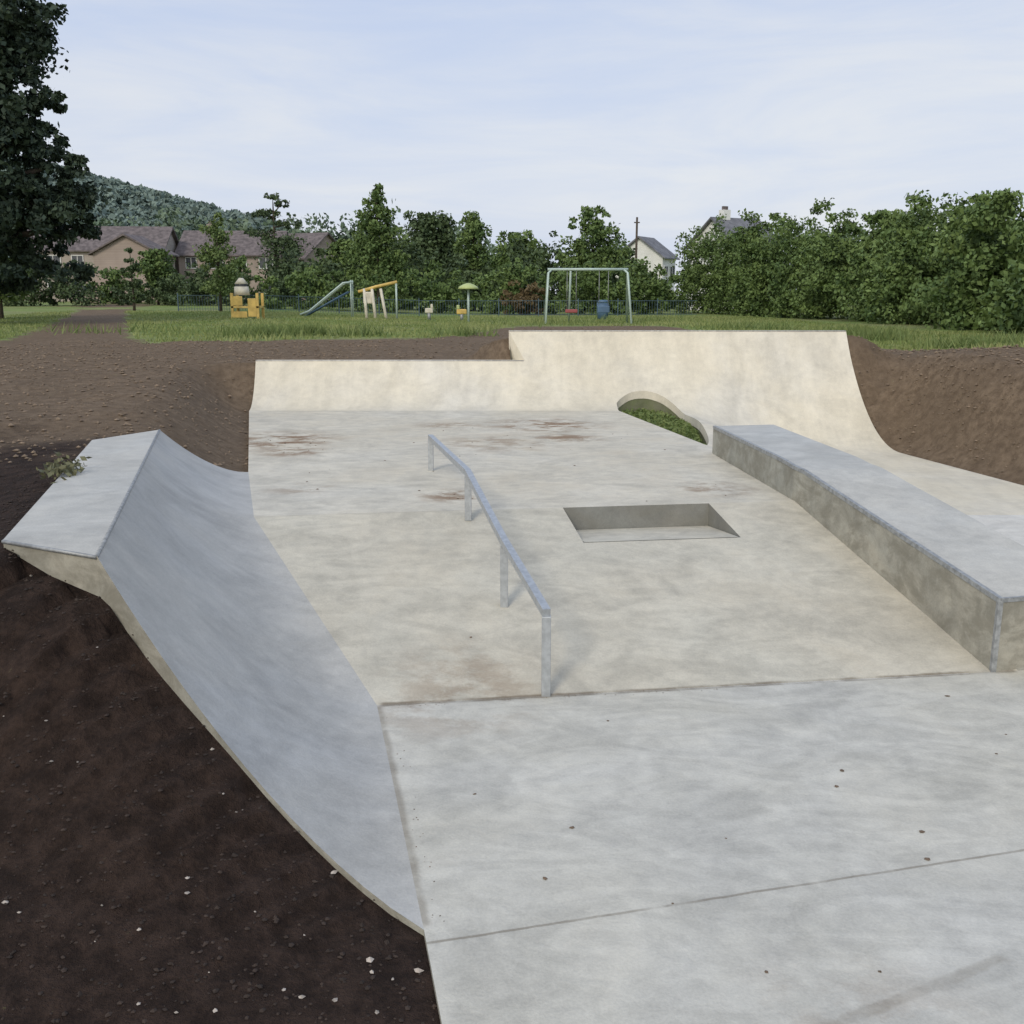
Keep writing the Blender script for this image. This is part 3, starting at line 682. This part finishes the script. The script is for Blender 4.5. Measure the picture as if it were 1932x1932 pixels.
def pz(P2):
    o=[]
    for x,y in P2:
        yb=6.15+(x+.88)*.137; yt_=8.92+(x+2.34)*.1437
        o.append(0 if y<yb else (.65 if y>yt_ else .65*(y-yb)/(yt_-yb)))
    return np.array(o)
pts=[(.3,4.6),(1.05,4.5),(2.9,6.3),(3.0,5.7),(1.0,3.5),(1.45,3.5),(2.95,4.7),(.6,5.9),(-.2,4.95),(.15,4.15),(-.3,7.0)]
ex2=rng.uniform((-2.3,9.6),(2.3,16.5),(26,2)); ex3=np.array([-2.6,10.9])+rng.normal(size=(14,2))*np.array([.25,.9]); ex4=np.array([-3.0,13.3])+rng.normal(size=(24,2))*.4
t_=rng.uniform(0,1,26); ed=np.stack([-.88+.5*t_+.05+np.abs(rng.normal(size=26))*.05,6.1-2.3*t_],1)
t_=rng.uniform(0,1,60); jn=np.stack([-.8+2.2*t_,6.13+.30*t_+rng.normal(size=60)*.02],1)
P2=np.concatenate([np.array(pts),rng.uniform((-.1,3.3),(3.2,6.1),(8,2)),ex2,ex3[ex3[:,0]>-2.5],ex4,np.array([-.5,9.9])+rng.normal(size=(10,2))*.2])
pebbles('leaf_litter',P2,rng.uniform(.006,.02,len(P2)),m_dead,pz,.35,0)
P2=np.concatenate([ed,jn]); pebbles('soil_crumbs',P2,rng.uniform(.002,.006,len(P2)),m_dead,pz,.5,0)
# ------------------------------------------------------------------ sky + sun
w=bpy.data.worlds.new('World'); sc.world=w; w.use_nodes=True; t=NT(w.node_tree); bg=t.n['Background']
sk=t.add('ShaderNodeTexSky',sky_type='NISHITA'); sk.sun_disc=False
SE,SA=R(34),R(205)
sk.sun_elevation=SE; sk.sun_rotation=SA; sk.air_density=1.2; sk.dust_density=2.0; sk.ozone_density=1.5
tc=t.add('ShaderNodeTexCoord').outputs['Generated']
sp=t.add('ShaderNodeSeparateXYZ'); t.l.new(tc,sp.inputs[0])
n1=t.noise(tc,2.6,7,.6,.5,(1,1,6)); n2=t.noise(tc,1.1,3,.5,0,(1,1,2))
d=Vector((math.sin(SA)*math.cos(SE),math.cos(SA)*math.cos(SE),math.sin(SE)))
glow=t.mr(t.vdot(tc,tuple(d)),-.1,1,1.0,1.6)
streak=t.math('ADD',t.mr(n1,.3,.7,-.55,.55),t.mr(n2,.3,.7,-.35,.35))
hz=t.mr(sp.outputs['Z'],0.0,.42,.40,-.55)
f=t.mr(t.math('ADD',t.math('MULTIPLY',streak,.75),hz),-.7,.7,0,1,False)
cl=t.mix(f,(5.2,6.2,8.5),(7.6,7.85,8.4))
cl=t.mix(t.mr(sp.outputs['Z'],0,.5,.9,.82),sk.outputs[0],cl)
warmg=t.mix(t.mr(t.vdot(tc,tuple(d)),-.1,1,0,1),(1,1,1),(1.0,.93,.80))
cl=t.mix(1.0,cl,glow,'MULTIPLY'); cl=t.mix(1.0,cl,warmg,'MULTIPLY')
t.l.new(cl,bg.inputs['Color']); bg.inputs['Strength'].default_value=.105
ld=bpy.data.lights.new('sun','SUN'); ld.energy=1.5; ld.angle=R(16); ld.color=(1,.91,.77)
lo=link(bpy.data.objects.new('sun',ld))
lo.rotation_euler=(-d).to_track_quat('-Z','Y').to_euler(); lo.location=d*50
# ------------------------------------------------------------------ camera
cd=bpy.data.cameras.new('camera'); cam=link(bpy.data.objects.new('camera',cd)); cam.location=(0,0,2.6)
cam.rotation_euler=(R(90-12.06),0,0); cd.sensor_width=36; cd.lens=36*1900/1932; cd.clip_end=6000; sc.camera=cam
sc.view_settings.view_transform='Standard'; sc.view_settings.look='None'; sc.view_settings.exposure=0; sc.view_settings.gamma=1
